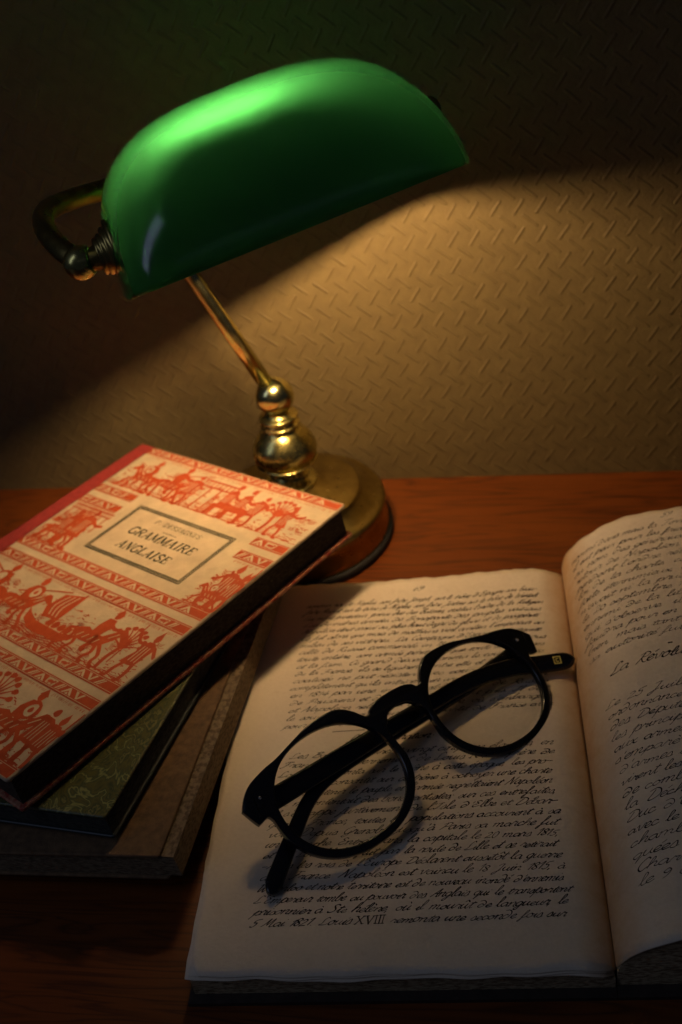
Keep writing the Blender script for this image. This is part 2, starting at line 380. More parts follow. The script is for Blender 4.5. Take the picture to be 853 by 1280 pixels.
def ribbon(mb, pts, fmap, wfun, m, lvl):
    """pts 2-D, fmap(x, y, lift) -> 3-D"""
    L, Rr = [], []; n = len(pts)
    for i in range(n):
        a = pts[max(i-1,0)]; b = pts[min(i+1,n-1)]
        dx, dy = b[0]-a[0], b[1]-a[1]; l = math.hypot(dx, dy) or 1e-6; dx /= l; dy /= l
        w = wfun(dx, dy, i/(n-1))/2
        L.append((pts[i][0]-dy*w, pts[i][1]+dx*w)); Rr.append((pts[i][0]+dy*w, pts[i][1]-dx*w))
    z = .006 + .0012*(lvl % 6)
    vs = [fmap(p[0], p[1], z) for p in L] + [fmap(p[0], p[1], z) for p in Rr]
    mb.add(vs, [(i+n, i+1+n, i+1, i) for i in range(n-1)], m, False)

def write(mb, text, x0, y0, width, xh, fmap, m=1, tilt=0.0, pen=.031, justify=True, slant=.78, xs=None, rnd=random):
    tot = 0
    for ch in text: tot += (7.5 if ch == ' ' else GP.get(ch, GP['e'])[0])
    k = xh/10
    sx = (width/tot) if (justify and width) else (xs or k*1.45)
    sx = min(sx, k*2.4)
    x = 0; lvl = 0
    for ch in text:
        if ch == ' ': x += 7.5*rnd.uniform(.85, 1.15); continue
        if ch not in GP: ch = 'e'
        w, strokes = GP[ch]; jy = rnd.uniform(-.9, .9); sl = slant + rnd.uniform(-.05, .05)
        if ch in 'XV|': sl = .22
        jx = rnd.uniform(-.3, .3); sc = rnd.uniform(.84, 1.16)
        for s in strokes:
            pp = [(px*rnd.uniform(.97,1.03), py*sc + rnd.uniform(-.6,.6), 0) for px, py in s]
            c = crom(pp, 4 if len(pp) > 2 else 3)
            q = []
            for p in c:
                xx = (x + jx + p.x)*sx + p.y*k*sl; yy = (p.y + jy)*k
                q.append((x0 + xx, y0 + yy + xx*tilt))
            pj = pen*rnd.uniform(.7, 1.35)
            ribbon(mb, q, fmap, lambda dx, dy, t: pj*(.42 + .95*abs(dx*-.45 + dy*.9)**1.3), m, lvl); lvl += 1
        x += w

# ------------------------------------------------------------------ open notebook
NX, NY, NR = -12.4415, 20.2005, .0776688
n1v = V((math.cos(NR), math.sin(NR), 0)); n2v = V((-math.sin(NR), math.cos(NR), 0))
NO = V((NX, NY, 0)); PW, PH = 13.5, 19.2
def paper(name, seed):
    t = NT(name); v = t.coords(loc=(seed, seed*.7, 0))
    n = t.noise(v, .22, 5, .6); f = t.noise(v, 7, 6, .7); sp_ = t.noise(v, 1.6, 5, .7)
    col = t.ramp(n, [(.3, (.70,.58,.42)), (.7, (.79,.67,.51))])
    col = t.mix(t.math('MULTIPLY', t.ramp(sp_, [(.58,(0,0,0)),(.8,(1,1,1))]), .35), col, (.50,.36,.20))
    col = t.mix(.16, col, t.ramp(f, [(.3,(.45,.36,.25)),(.7,(.8,.7,.55))]))
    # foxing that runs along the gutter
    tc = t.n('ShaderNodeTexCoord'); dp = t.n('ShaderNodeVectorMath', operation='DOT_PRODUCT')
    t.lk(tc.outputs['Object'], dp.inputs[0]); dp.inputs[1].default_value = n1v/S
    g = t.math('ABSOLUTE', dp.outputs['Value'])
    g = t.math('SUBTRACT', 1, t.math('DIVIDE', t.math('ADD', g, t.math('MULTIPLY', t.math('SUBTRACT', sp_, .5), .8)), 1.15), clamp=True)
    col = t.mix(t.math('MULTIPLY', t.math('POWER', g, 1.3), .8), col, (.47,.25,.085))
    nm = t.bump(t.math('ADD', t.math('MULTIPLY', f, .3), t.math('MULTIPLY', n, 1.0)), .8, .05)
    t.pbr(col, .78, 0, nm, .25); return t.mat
PAPL, PAPR = paper('aged_paper', 0), paper('aged_paper_facing', 11)
def inkm():
    t = NT('iron_gall_ink'); n = t.noise(t.coords(), 1.2, 3)
    t.pbr(t.ramp(n, [(.32,(.020,.016,.012)),(.7,(.085,.060,.036))]), .7, 0, None, .2); return t.mat
INK = inkm()
def edges(name, a=(.50,.38,.22), b=(.16,.10,.05), sc=22, ax=2):
    t = NT(name); s = [.3,.3,.3]; s[ax] = 1; n = t.noise(t.coords(s), sc*.6, 3, .6); n2 = t.noise(t.coords(), 1.2, 3)
    c1 = t.ramp(n, [(.38, b), (.6, a)]); c1 = t.mix(t.math('MULTIPLY', n2, .5), c1, [q*.5 for q in a])
    t.pbr(c1, .85, 0, t.bump(n, 1, .04), .2); return t.mat
EDGE = edges('page_edges')
NCOV = simple('notebook_board', (.030,.018,.012), .6, var=.4, bump=.02)

def wob(x, y): return .5*math.sin(x*1.1+y*.7)+.3*math.sin(x*2.3-y*1.6+1)+.2*math.sin(y*3.1+2)
def zl(s, t):
    z = 1.30 + .03*wob(s*.5, t*.5)
    z += .22*math.exp(-((s-11.4)/1.5)**2)*(t/PH)**2
    if s > 12.3: z -= .42*((s-12.3)/1.2)**2
    e = max(0, .8-t); z -= .10*e*e*(1 if s > 2 else 1)
    if s < .5: z -= .10*(.5-s)
    return z
def left(s, t, lift=0): return NO + n1v*s + n2v*t + V((0,0,zl(s,t)+lift))
def edge_l(t): return .02 + .05*math.sin(t*.9) + .03*math.sin(t*2.7+1) + (.35*math.exp(-t*4))
def edge_b(s): return .03*math.sin(s*1.1)+.02*math.sin(s*3.3) + .28*math.exp(-(13.5-s)*3.2) + (.12*math.exp(-s*3))
def edge_t(s): return .06*math.sin(s*.8+1)+.035*math.sin(s*2.1)+.03*math.sin(s*5.3) + .015*math.sin(s*11)
note = thing('open_notebook', 'open handwritten French notebook with yellowed pages lying on the wood desk', 'notebook', tuple(NO + n1v*PW))
def sheet(mb, fn, s0f, s1, t0f, t1f, ns, nt, th=.035):
    vs = []
    for i in range(ns+1):
        for j in range(nt+1):
            u = i/ns; vv = j/nt
            t_ = vv*PH; s = s0f(t_) + (s1-s0f(t_))*u; t = t0f(s) + (PH + t1f(s) - t0f(s))*vv
            vs.append(fn(s, t))
    f = [(i*(nt+1)+j, (i+1)*(nt+1)+j, (i+1)*(nt+1)+j+1, i*(nt+1)+j+1) for i in range(ns) for j in range(nt)]
    mb.add(vs, f, 0)
    lo = [p - V((0,0,th)) for p in vs]; mb.add(lo, [tuple(reversed(q)) for q in f], 0)
    N = len(vs); b = len(mb.v) - 2*N
    ring = [i*(nt+1) for i in range(ns+1)] + [ns*(nt+1)+j for j in range(1, nt+1)] + [i*(nt+1)+nt for i in range(ns-1, -1, -1)] + [j for j in range(nt-1, 0, -1)]
    for k in range(len(ring)):
        a, c = ring[k], ring[(k+1) % len(ring)]
        mb.f.append([b+a, b+a+N, b+c+N, b+c]); mb.m.append(0); mb.sm.append(False)

mb = MB(); sheet(mb, left, edge_l, PW-.02, edge_b, edge_t, 90, 60)
top_lines = [
 "nommer roi de Naples, son frère Joseph, sur le trône d'Espagne son beau-", "frère Murat sur le trône de Naples, son frère Jérôme sur le trône de Westph.",
 "Lui même protecteur, prince due des Bataves, institua l'ordre de la Religion", "Les dernières années de Bonaparte des peuples vaincus.",
 "Napoléon était arrivé au plus haut degré de gloire et de prospérité,", "Ce fut alors que mais de malheurs vint arrêter l'empereur au",
 "milieu de ses victoires. La Campagne d'Espagne et ensuite", "celle de Russie commencée en 1812 ruinèrent tous nous",
 "toute entière, son armée périt presque toute sous neiges", "et la faim. Ce grand désastre ranima le courage avec",
 "de la France, ils se liguèrent contre elle et l'Europe puis", "coalisée ne put résister avec courage au nord.",
 "complètement qu'ils entrèrent en armes à Paris en son", "en 1814 par une innombrable armée de Russes",
 "de Prussiens et d'Anglais; Paris fut pris. Il dut", "et Napoléon relégué à l'île d'Elbe, où s'embarqua",
 "le souverain pour toujours; il partit de France avec", "pour l'île d'Elbe."]
N1 = 18
for i, ln in enumerate(top_lines):
    t0 = 17.62 - (17.62-10.57)*i/(N1-1); s0 = 2.35 - .3*i/(N1-1) + random.uniform(-.06,.06)
    wd = 12.35 - s0 + random.uniform(-.15, .1)
    if i == 17: wd = 3.0
    write(mb, ln, s0, t0, wd, .128, left, 1, .013)
write(mb, "69", 6.95, 18.38, 0, .16, left, 1, justify=False)
ribbon(mb, [(4.0,10.30),(4.6,10.315),(5.25,10.325)], left, lambda a,b,c: .035, 1, 0)
write(mb, "La Restauration:", 4.55, 9.72, 3.3, .17, left, 1, .013, .055)
low_lines = ["Les Bourbons furent vingt cinq ans éloignés, en", "France le gouvernement de Louis XV|||, frère de", "Louis XV| monta sur le trône à cette époque, les pro-",
 "tecteurs et consentit sur ce trône à octroyer une charte", "pour maintenir le peuple et l'armée regrettaient Napoléon.", "qui mécontentait des bonapartistes; sur ces entrefaites,",
 "il s'échappe furtivement de l'Isle d'Elbe et Débar-", "qua en France; toutes les populations accourent à sa", "voix. Depuis Grenoble jusqu'à Paris sa marche fut",
 "un triomphe. Entrée dans la capitale le 20 mars 1815,", "et qui Louis XV||| fuit par la route de Lille et se retirait", "-Mais les rois de l'Europe Déclarent aussitôt la guerre",
 "à la France. Napoléon est vaincu le 18 Juin 1815, à", "Waterloo et notre territoire est de nouveau inondé d'ennemis.", "L'Empereur tombe au pouvoir des Anglais qui le transportent",
 "prisonnier à Ste hélène, où il mourût de langueur, le", "5 Mai 1821. Louis XV||| remonta une seconde fois sur"]
for i, ln in enumerate(low_lines):
    f = i/16; t0 = 9.02 - (9.02-1.76)*f; s0 = 2.12 - .26*f + random.uniform(-.05,.05) + (.35 if i == 0 else 0)
    write(mb, ln, s0, t0, 12.2 - s0 + random.uniform(-.12, .08), .148, left, 1, .014, .036)
mb.build('left_page', [PAPL, INK], note)
for k_ in range(4):
    mb = MB(); dz_ = .045*(k_+1)
    sheet(mb, lambda s, t: left(s, t, -dz_), lambda t: edge_l(t*(1+.1*k_)+k_*1.7) - .02 - .025*k_ + .03*math.sin(t*1.3+k_*2), PW-.06, lambda s: edge_b(s) - .015*k_ + .05*math.sin(s*.8+k_*2.2) + .02, lambda s: edge_t(s+k_*2.1) + .02, 40, 30, .02)
    mb.build('leaf', PAPL, note)

# facing page: rises out of the gutter and arches over; profile by arc length
def prof_r(f):
    xs, zs = [0.0], [.86]; th0 = 68 + 36*f; lam = 1.72 + .78*f; th1 = 12*(1-f) + 2*f
    for i in range(140):
        q = i*.1; a = math.radians(th0*math.exp(-q/lam) + th1*math.exp(-q/5) - 2.2*min(q/8, 1)*1.6)
        xs.append(xs[-1] + .1*math.cos(a)); zs.append(zs[-1] + .1*math.sin(a))
    return xs, zs
PR0, PR1 = prof_r(0), prof_r(1)
def right(q, t, lift=0):
    f = min(max(t/PH, 0), 1); q = max(q, 0); i = min(int(q/.1), 138); k = q/.1 - i
    def at(a): return a[i]*(1-k) + a[i+1]*k
    x = at(PR0[0])*(1-f) + at(PR1[0])*f; z = at(PR0[1])*(1-f) + at(PR1[1])*f
    x2 = (PR0[0][i+1]-PR0[0][i])*(1-f) + (PR1[0][i+1]-PR1[0][i])*f; z2 = (PR0[1][i+1]-PR0[1][i])*(1-f) + (PR1[1][i+1]-PR1[1][i])*f
    l = math.hypot(x2, z2); nx, nz = -z2/l, x2/l
    z += .02*wob(q*.6, t*.6)*min(q, 1)
    return NO + n1v*(PW + .0 + x + nx*lift) + n2v*t + V((0,0,z + nz*lift))
mb = MB()
sheet(mb, right, lambda t: 0.0, 13.2, lambda s: .10 + .03*math.sin(s*2)+.30*math.exp(-s*3), lambda s: .05*math.sin(s*1.7+.5)+.03*math.sin(s*6)-.1*math.exp(-s*1.2), 100, 60)
rl = ["nommé dans mais la Terreur fut alors publié", "il eut peur pour les friands de la couronne", "au nom des généraux qui avaient servi", "retour de Napoléon. La France reçut",
 "pendant l'ordre rétablie par les rois", "loi de la charte, comme il était juré", "faite éternimieux, au Duc de Berry", "n'avait ni la prudence. Charles dix",
 "le 20 septembre 1824, fut sacré roi", "ennemi de la liberté et des droits", "qui s'observe, il comme autrefois", "faudra pour en rendre aux anciens", "bien, mais tant qu'il gouverna son", "sa autorité fut contestée partout"]
for i, ln in enumerate(rl):
    write(mb, ln, 1.55 - .005*i, 18.15-.452*i, 8.8, .140, right, 1, .012, .029)
ribbon(mb, [(4.7,11.75),(5.6,11.76),(6.6,11.77)], right, lambda a,b,c: .06, 1, 0)
write(mb, "La Révolution de Juillet.", 2.3, 11.1, 6.8, .21, right, 1, .012, .050)
rl2 = ["Le 25 Juillet 1830, parurent les", "ordonnances qui prononçaient celle", "des Députés, suspendant la presse", "les principaux journaux parurent", "aux armes, attaque les casernes et", "s'emparèrent de l'hôtel de ville", "d'armes les soldats du roi se bat-", "virent les rues pleines, et trois jours",
 "de combats qui amenèrent alors", "la Déchéance du roi Charles. Le", "Duc d'Orléans fut proclamé roi", "avec le titre de lieutenant par la", "chambre des Députés, convo-", "quées les 3 août, il jura la", "Charte et fut nommé roi", "le 9 août 1830 à Paris."]
for i, ln in enumerate(rl2):
    write(mb, ln, 1.85-.008*i+random.uniform(-.1,.05), 9.65-.495*i, 8.6, .162, right, 1, .012, .034)
write(mb, "59", 5.8, 18.72, 0, .17, right, 1, justify=False)
mb.build('right_page', [PAPR, INK], note)
# blocks of leaves below, boards
mb = MB()
def lb(s, t): return NO + n1v*s + n2v*t + V((0,0,zl(s,t)-.27))
vs = []; ns = 40
for t in (.12, PH-.1):
    for i in range(ns+1):
        s = .06 + (PW-.1)*i/ns; vs.append(lb(s, t))
    for i in range(ns+1):
        s = .06 + (PW-.1)*i/ns; vs.append(NO + n1v*s + n2v*t + V((0,0,.17)))
n = ns+1; f = []
for i in range(ns):
    f += [(i, i+n, i+1+n, i+1), (2*n+i, 2*n+i+1, 3*n+i+1, 3*n+i), (i, i+1, 2*n+i+1, 2*n+i), (n+i+1, n+i, 3*n+i, 3*n+i+1)]
f += [(0, 2*n, 3*n, n), (n-1, 2*n-1, 4*n-1, 3*n-1)]
mb.add(vs, f, 0, False); mb.build('left_leaves', EDGE, note)
mb = MB(); vs = []
for t in (.2, PH-.15):
    for i in range(ns+1): p = right(.0+13.0*i/ns, t); vs.append(p - V((0,0,.06)) + n1v*.02)
    for i in range(ns+1): p = right(.0+13.0*i/ns, t); vs.append(V((p.x, p.y, .17 + .0*i)) + n1v*.02)
mb.add(vs, f, 0, False); mb.build('right_leaves', EDGE, note)
mb = MB()
box(mb, NO - n1v*.12 - n2v*.22 + V((0,0,.0)), n1v*(PW+.1), n2v*(PH+.35), V((0,0,.16)))
box(mb, NO + n1v*(PW+.0) - n2v*.22, n1v*(PW+.1), n2v*(PH+.35), V((0,0,.16)))
mb.build('cover', NCOV, note)

# ------------------------------------------------------------------ stacked books
def book(name, label, P, u, v, n, Wd, Hd, T, mats, ct=.17, over=.2, spine=1.3, fore=0.0, art=None, group=None, col_lbl=None):
    """P: top fore-edge near corner... u runs from spine to fore edge, v from head to tail, P = head corner at the joint"""
    P, u, v, n = V(P), V(u), V(v), V(n)
    b = thing(name, label, 'book', tuple(P - n*T + u*Wd*.5 + v*Hd*.5), group)
    mcov, mspine, medge, mback = mats
    def board(nm, z, mat, extra=None):
        mb = MB(); r = .07
        def outline(sh): return [P + u*(0-0) + v*sh, P + u*(Wd-sh) + v*sh, P + u*(Wd-sh) + v*(Hd-sh), P + v*(Hd-sh)]
        # rounded edge board: stacked rings
        rings = [(.05, 0), (.012, .02), (0, .05), (0, ct-.05), (.012, ct-.02), (.05, ct)]
        N = 10; allv = []
        for sh, dz in rings:
            ring = []
            cs = [(0,0,PI,1.5*PI), (Wd,0,1.5*PI,2*PI), (Wd,Hd,0,.5*PI), (0,Hd,.5*PI,PI)]
            for cxx, cyy, a0, a1 in cs:
                rr = .16; ox = cxx + (rr if cxx == 0 else -rr); oy = cyy + (rr if cyy == 0 else -rr)
                for k in range(N+1):
                    a = a0 + (a1-a0)*k/N; ring.append((ox + math.cos(a)*(rr-sh), oy + math.sin(a)*(rr-sh)))
            allv += [P + u*x + v*y - n*(z+dz) for x, y in ring]
        M = 4*(N+1)
        fs = [(i*M+k, i*M+(k+1) % M, (i+1)*M+(k+1) % M, (i+1)*M+k) for i in range(len(rings)-1) for k in range(M)]
        mb.add(allv, fs, 0, True); mb.add([allv[k] for k in range(M)], [tuple(reversed(range(M)))], 0, False)
        mb.add([allv[(len(rings)-1)*M+k] for k in range(M)], [tuple(range(M))], 0, False)
        if extra: extra(mb)
        return mb.build(nm, mat, b)
    board('front_cover', 0, mcov, art); board('back_cover', T-ct, mback)
    mb = MB(); box(mb, P - u*.6 + v*over - n*(T-ct-.005), u*(Wd+.6-over+fore), v*(Hd-2*over), n*(T-2*ct-.01)); mb.build('page_block', medge, b)
    # rounded spine strip, wraps a little on to the boards
    mb = MB(); pr = []; K = 24
    for k in range(K+1):
        a = PI/2 + PI*k/K; ca, sa = math.cos(a), math.sin(a); pr.append((-spine*.55 + math.copysign(abs(ca)**.75, ca)*spine*.45, math.copysign(abs(sa)**.75, sa)*(T/2+.012)))
    pr = [(.0, T/2+.012)] + pr + [(.0, -T/2-.012)]
    inn = [(x*.82+.0, z*.84) for x, z in pr]
    vs = []
    for q in (0.0, .05, Hd-.05, Hd):
        s_ = .97 if q in (0.0, Hd) else 1
        vs += [P + u*(x*s_) + v*q - n*(T/2 - z*s_) for x, z in pr]
    for q in (0.0, Hd): vs += [P + u*x + v*q - n*(T/2 - z) for x, z in inn]
    M = len(pr)
    fs = [(i*M+k, (i+1)*M+k, (i+1)*M+k+1, i*M+k+1) for i in range(3) for k in range(M-1)]
    fs += [(k, k+1, 4*M+k+1, 4*M+k) for k in range(M-1)] + [(3*M+k+1, 3*M+k, 5*M+k, 5*M+k+1) for k in range(M-1)]
    fs += [(5*M+k, 4*M+k, 4*M+k+1, 5*M+k+1) for k in range(M-1)]
    mb.add(vs, fs, 0, True); mb.build('spine', mspine, b)
    return b

# --- red woodcut ornament of the top book, drawn in cover coordinates (p across, q down)
bn = V((-.0985, .0394, .9944)).normalized()
bu = V((.834, -.542, .105)).normalized(); bv = bn.cross(bu)
if bv.y > 0: bv = -bv
bu = bv.cross(bn); bu = bu if bu.x > 0 else -bu
BA = V((-20.065, 46.401, 4.447)); BW, BH = 12.85, 17.75
def cmap(p, q, lift=0): return BA + bu*p + bv*q + bn*lift
class Art:
    def __init__(s, mb): s.mb = mb; s.l = 0
    def poly(s, pts, m=1, hi=0):
        pts = [(min(max(p[0], .03), BW-.05), min(max(p[1], .05), BH-.05)) for p in pts]
        s.l += 1; z = .008 + .0011*(s.l % 9) + hi
        a = sum(pts[i][0]*pts[(i+1) % len(pts)][1]-pts[(i+1) % len(pts)][0]*pts[i][1] for i in range(len(pts)))
        if a > 0: pts = pts[::-1]
        s.mb.add([cmap(p[0], p[1], z) for p in pts], [tuple(range(len(pts)))], m, False)
    def line(s, pts, w, m=1, hi=0, k=3, taper=False):
        if any(p[0] > BW-.04 or p[0] < .02 or p[1] > BH-.04 or p[1] < .03 for p in pts):
            pts = [(min(max(p[0], .04), BW-.06), min(max(p[1], .06), BH-.06)) for p in pts]
        s.l += 1; z = .008 + .0011*(s.l % 9) + hi
        c = crom([(a, b, 0) for a, b in pts], k) if len(pts) > 2 else [V((a, b, 0)) for a, b in pts]
        n = len(c); L, Rr = [], []
        for i in range(n):
            a = c[max(i-1,0)]; b = c[min(i+1,n-1)]; d = (b-a); l = d.length or 1e-6; d /= l
            ww = w/2*((1-.75*i/(n-1)) if taper else 1)
            L.append((c[i].x-d.y*ww, c[i].y+d.x*ww)); Rr.append((c[i].x+d.y*ww, c[i].y-d.x*ww))
        s.mb.add([cmap(a, b, z) for a, b in L]+[cmap(a, b, z) for a, b in Rr], [(i, i+1, i+1+n, i+n) for i in range(n-1)], m, False)
    def blob(s, x, y, rx, ry, m=1, hi=0, rot=0, jag=.08):
        n = 14; ph = random.random()*6
        pts = []
        for i in range(n):
            a = 2*PI*i/n; k = 1 + jag*math.sin(3*a+ph) + random.uniform(-jag, jag)*.5
            X, Y = rx*k*math.cos(a), ry*k*math.sin(a)
            pts.append((x + X*math.cos(rot) - Y*math.sin(rot), y + X*math.sin(rot) + Y*math.cos(rot)))
        s.poly(pts, m, hi)
def T2(x0, y0, h, fl):
    def f(x, y): return (x0 + fl*x*h, y0 - y*h)
    return f
def horse(A, x, y, h, fl):
    f = T2(x, y, h, fl); j = lambda v: v + random.uniform(-.02, .02)
    A.poly([f(j(a), j(b)) for a, b in ((-.48,.50),(-.42,.60),(-.25,.64),(-.05,.58),(.15,.60),(.30,.74),(.42,.88),(.50,.90),(.62,.78),(.66,.70),(.60,.66),(.48,.72),(.42,.60),(.34,.46),(.22,.36),(0,.34),(-.20,.36),(-.36,.38),(-.46,.42))])
    ph = random.uniform(-.08, .08)
    for lx, k in ((-.40, -.12), (-.32, .06), (.20, .05), (.28, .22)):
        A.line([f(lx,.44), f(lx+k*.6+ph, .24), f(lx+k-ph*.4, .10), f(lx+k*1.2, .0), f(lx+k*1.2+.07, .0)], h*.075, k=3)
    A.line([f(-.46,.54), f(-.60,.48), f(-.62,.28), f(-.70,.16)], h*.08, taper=True)
    # rider
    if random.random() < .85:
        A.poly([f(j(a), j(b)) for a, b in ((-.12,.56),(-.16,.80),(-.08,.96),(.08,.98),(.14,.80),(.10,.58))])
        A.blob(*f(.02, 1.07), h*.075, h*.085)
        A.poly([f(-.08,1.10), f(.0,1.24), f(.12,1.10)])
        A.line([f(.0,.62), f(.10,.44), f(.04,.24), f(.14,.20)], h*.09)
        if random.random() < .6: A.line([f(-.3,.70), f(.2,.92), f(.8,1.12)], h*.035)
        if random.random() < .6:
            A.blob(*f(.10,.80), h*.16, h*.20); A.blob(*f(.10,.80), h*.10, h*.13, 0, .012); A.blob(*f(.10,.80), h*.045, h*.055, 1, .014)
        else: A.line([f(.05,.90), f(.22,.80), f(.34,.86)], h*.07)
    for k in range(4): A.line([f(-.30+.14*k,.40), f(-.24+.14*k,.52)], h*.018, 0, .012)
    A.line([f(.30,.60), f(.42,.76)], h*.02, 0, .012)
def man(A, x, y, h, fl):
    f = T2(x, y, h, fl); j = lambda v: v + random.uniform(-.025, .025)
    A.poly([f(j(a), j(b)) for a, b in ((-.14,.36),(-.13,.60),(-.17,.80),(-.05,.88),(.07,.88),(.16,.78),(.11,.60),(.20,.34),(.02,.30))])
    A.blob(*f(.0,.96), h*.065, h*.075)
    A.line([f(-.08,.36), f(-.12,.18), f(-.10,.0), f(-.02,.0)], h*.075); A.line([f(.10,.36), f(.16,.18), f(.18,.0), f(.27,.0)], h*.075)
    u = random.uniform(-.15, .3)
    A.line([f(.10,.80), f(.26,.72+u*.4), f(.40,.80+u)], h*.065); A.line([f(-.12,.80), f(-.26,.64), f(-.34,.74-u*.6)], h*.065)
    for k in range(3): A.line([f(-.06+.07*k,.40), f(-.05+.06*k,.76)], h*.016, 0, .012)
    if random.random() < .5: A.line([f(.38,.2), f(.42,1.15)], h*.03)
    if random.random() < .4: A.poly([f(-.06,1.0), f(.0,1.16), f(.07,1.0)])
def seated(A, x, y, h, fl):
    f = T2(x, y, h, fl)
    A.poly([f(a,b) for a,b in ((-.25,.0),(-.25,.34),(-.15,.36),(-.15,.78),(-.02,.86),(.08,.76),(.06,.46),(.26,.42),(.30,.0),(.20,.0),(.14,.26),(-.12,.24),(-.14,.0))])
    A.blob(*f(-.04,.95), h*.07, h*.08); A.line([f(0,.74), f(.18,.60), f(.34,.66)], h*.06); A.line([f(-.3,.0), f(-.3,.55)], h*.035)
    for k in range(3): A.line([f(-.10+.05*k,.42), f(-.08+.05*k,.70)], h*.014, 0, .012)
def ship(A, x, y, h, fl):
    f = T2(x, y, h, fl)
    A.poly([f(a,b) for a,b in ((-.70,.42),(-.62,.22),(-.35,.10),(.35,.10),(.62,.24),(.74,.50),(.60,.40),(.35,.30),(-.35,.28),(-.58,.34))])
    A.line([f(0,.28), f(.0,1.15)], h*.04); A.poly([f(.02,1.1), f(.42,.98), f(.50,.62), f(.36,.42), f(.02,.46)])
    for k in range(3): A.line([f(.08+.1*k,1.04-.03*k), f(.16+.1*k,.72), f(.08+.09*k,.5)], h*.022, 0, .012)
    for k in range(4): A.blob(*f(-.42+.16*k,.38), h*.075, h*.085); 
    for k in range(5): A.line([f(-.9+.06*k,.12-.05*k), f(-.4,.16-.05*k), f(.1,.08-.05*k), f(.5,.14-.05*k), f(.9-.05*k,.08-.05*k)], h*.02)
def mound(A, x, y, h, fl):
    f = T2(x, y, h, fl)
    for k in range(7):
        r = .1+.075*k; A.line([f(-r*1.3,0), f(-r,r*.8), f(0,r*1.15), f(r,r*.8), f(r*1.3,0)], h*.028)
def bush(A, x, y, h, fl):
    f = T2(x, y, h, fl); A.line([f(0,0), f(.03,.3), f(-.02,.6)], h*.08)
    for k in range(9):
        a = PI*(k+.5)/9; A.line([f(0,.55), f(.2*math.cos(a),.6+.25*math.sin(a)), f(.38*math.cos(a)+.05,.62+.42*math.sin(a))], h*.055, taper=True)
        A.blob(*f(.36*math.cos(a),.62+.40*math.sin(a)), h*.06, h*.05)
def tower(A, x, y, h, fl):
    f = T2(x, y, h, fl)
    for a in (-.5,-.2,.1,.4): A.line([f(a,0), f(a,.78)], h*.05)
    A.line([f(-.6,.80), f(.5,.80)], h*.05); A.line([f(-.6,1.0), f(.5,1.0)], h*.05)
    for k in range(9): A.line([f(-.56+.125*k,.80), f(-.54+.125*k,1.0)], h*.035)
def border(A, p0, p1, q0, q1):
    """red band with cream figures cut out of it"""
    A.poly([(p0,q0-.05),(p1,q0-.05),(p1,q1+.05),(p0,q1+.05)])
    A.line([(p0,q0+.025),(p1,q0+.025)], .022, 0, .012); A.line([(p0,q1-.025),(p1,q1-.025)], .022, 0, .012)
    x = p0 + .08; k = random.randint(0, 5); m = .07; a, b = q0+m, q1-m; P = lambda pts: A.poly(pts, 0, .012)
    while x < p1-.75:
        c = k % 6; k += 1; j = random.uniform(-.03, .03)
        if c in (0, 3):
            P([(x,b),(x+.10,b),(x+.34+j,a),(x+.24+j,a)]); P([(x+.17,b),(x+.23,b),(x+.46+j,a),(x+.40+j,a)]); x += .42
        elif c in (1, 4):
            P([(x+.02,b),(x+.13,b),(x+.31,a+.12),(x+.47,b),(x+.60,b),(x+.34,a),(x+.27,a)]); P([(x+.22,b),(x+.40,b),(x+.31,b-.12)]); x += .66
        elif c == 2:
            P([(x,a),(x+.60,a+j),(x+.52,b),(x+.05,b-.02)])
            A.blob(x+.30, (a+b)/2, .19, .075, 1, .022); A.blob(x+.49, a+.10, .07, .055, 1, .022)
            for l in (.17,.27,.38,.46): A.line([(x+l,(a+b)/2),(x+l+random.uniform(-.05,.05),b-.01)], .03, 1, .022)
            x += .68
        else:
            P([(x,a),(x+.15,a),(x+.28,b-.08),(x+.41,a),(x+.54,a),(x+.32,b),(x+.24,b)]); x += .58
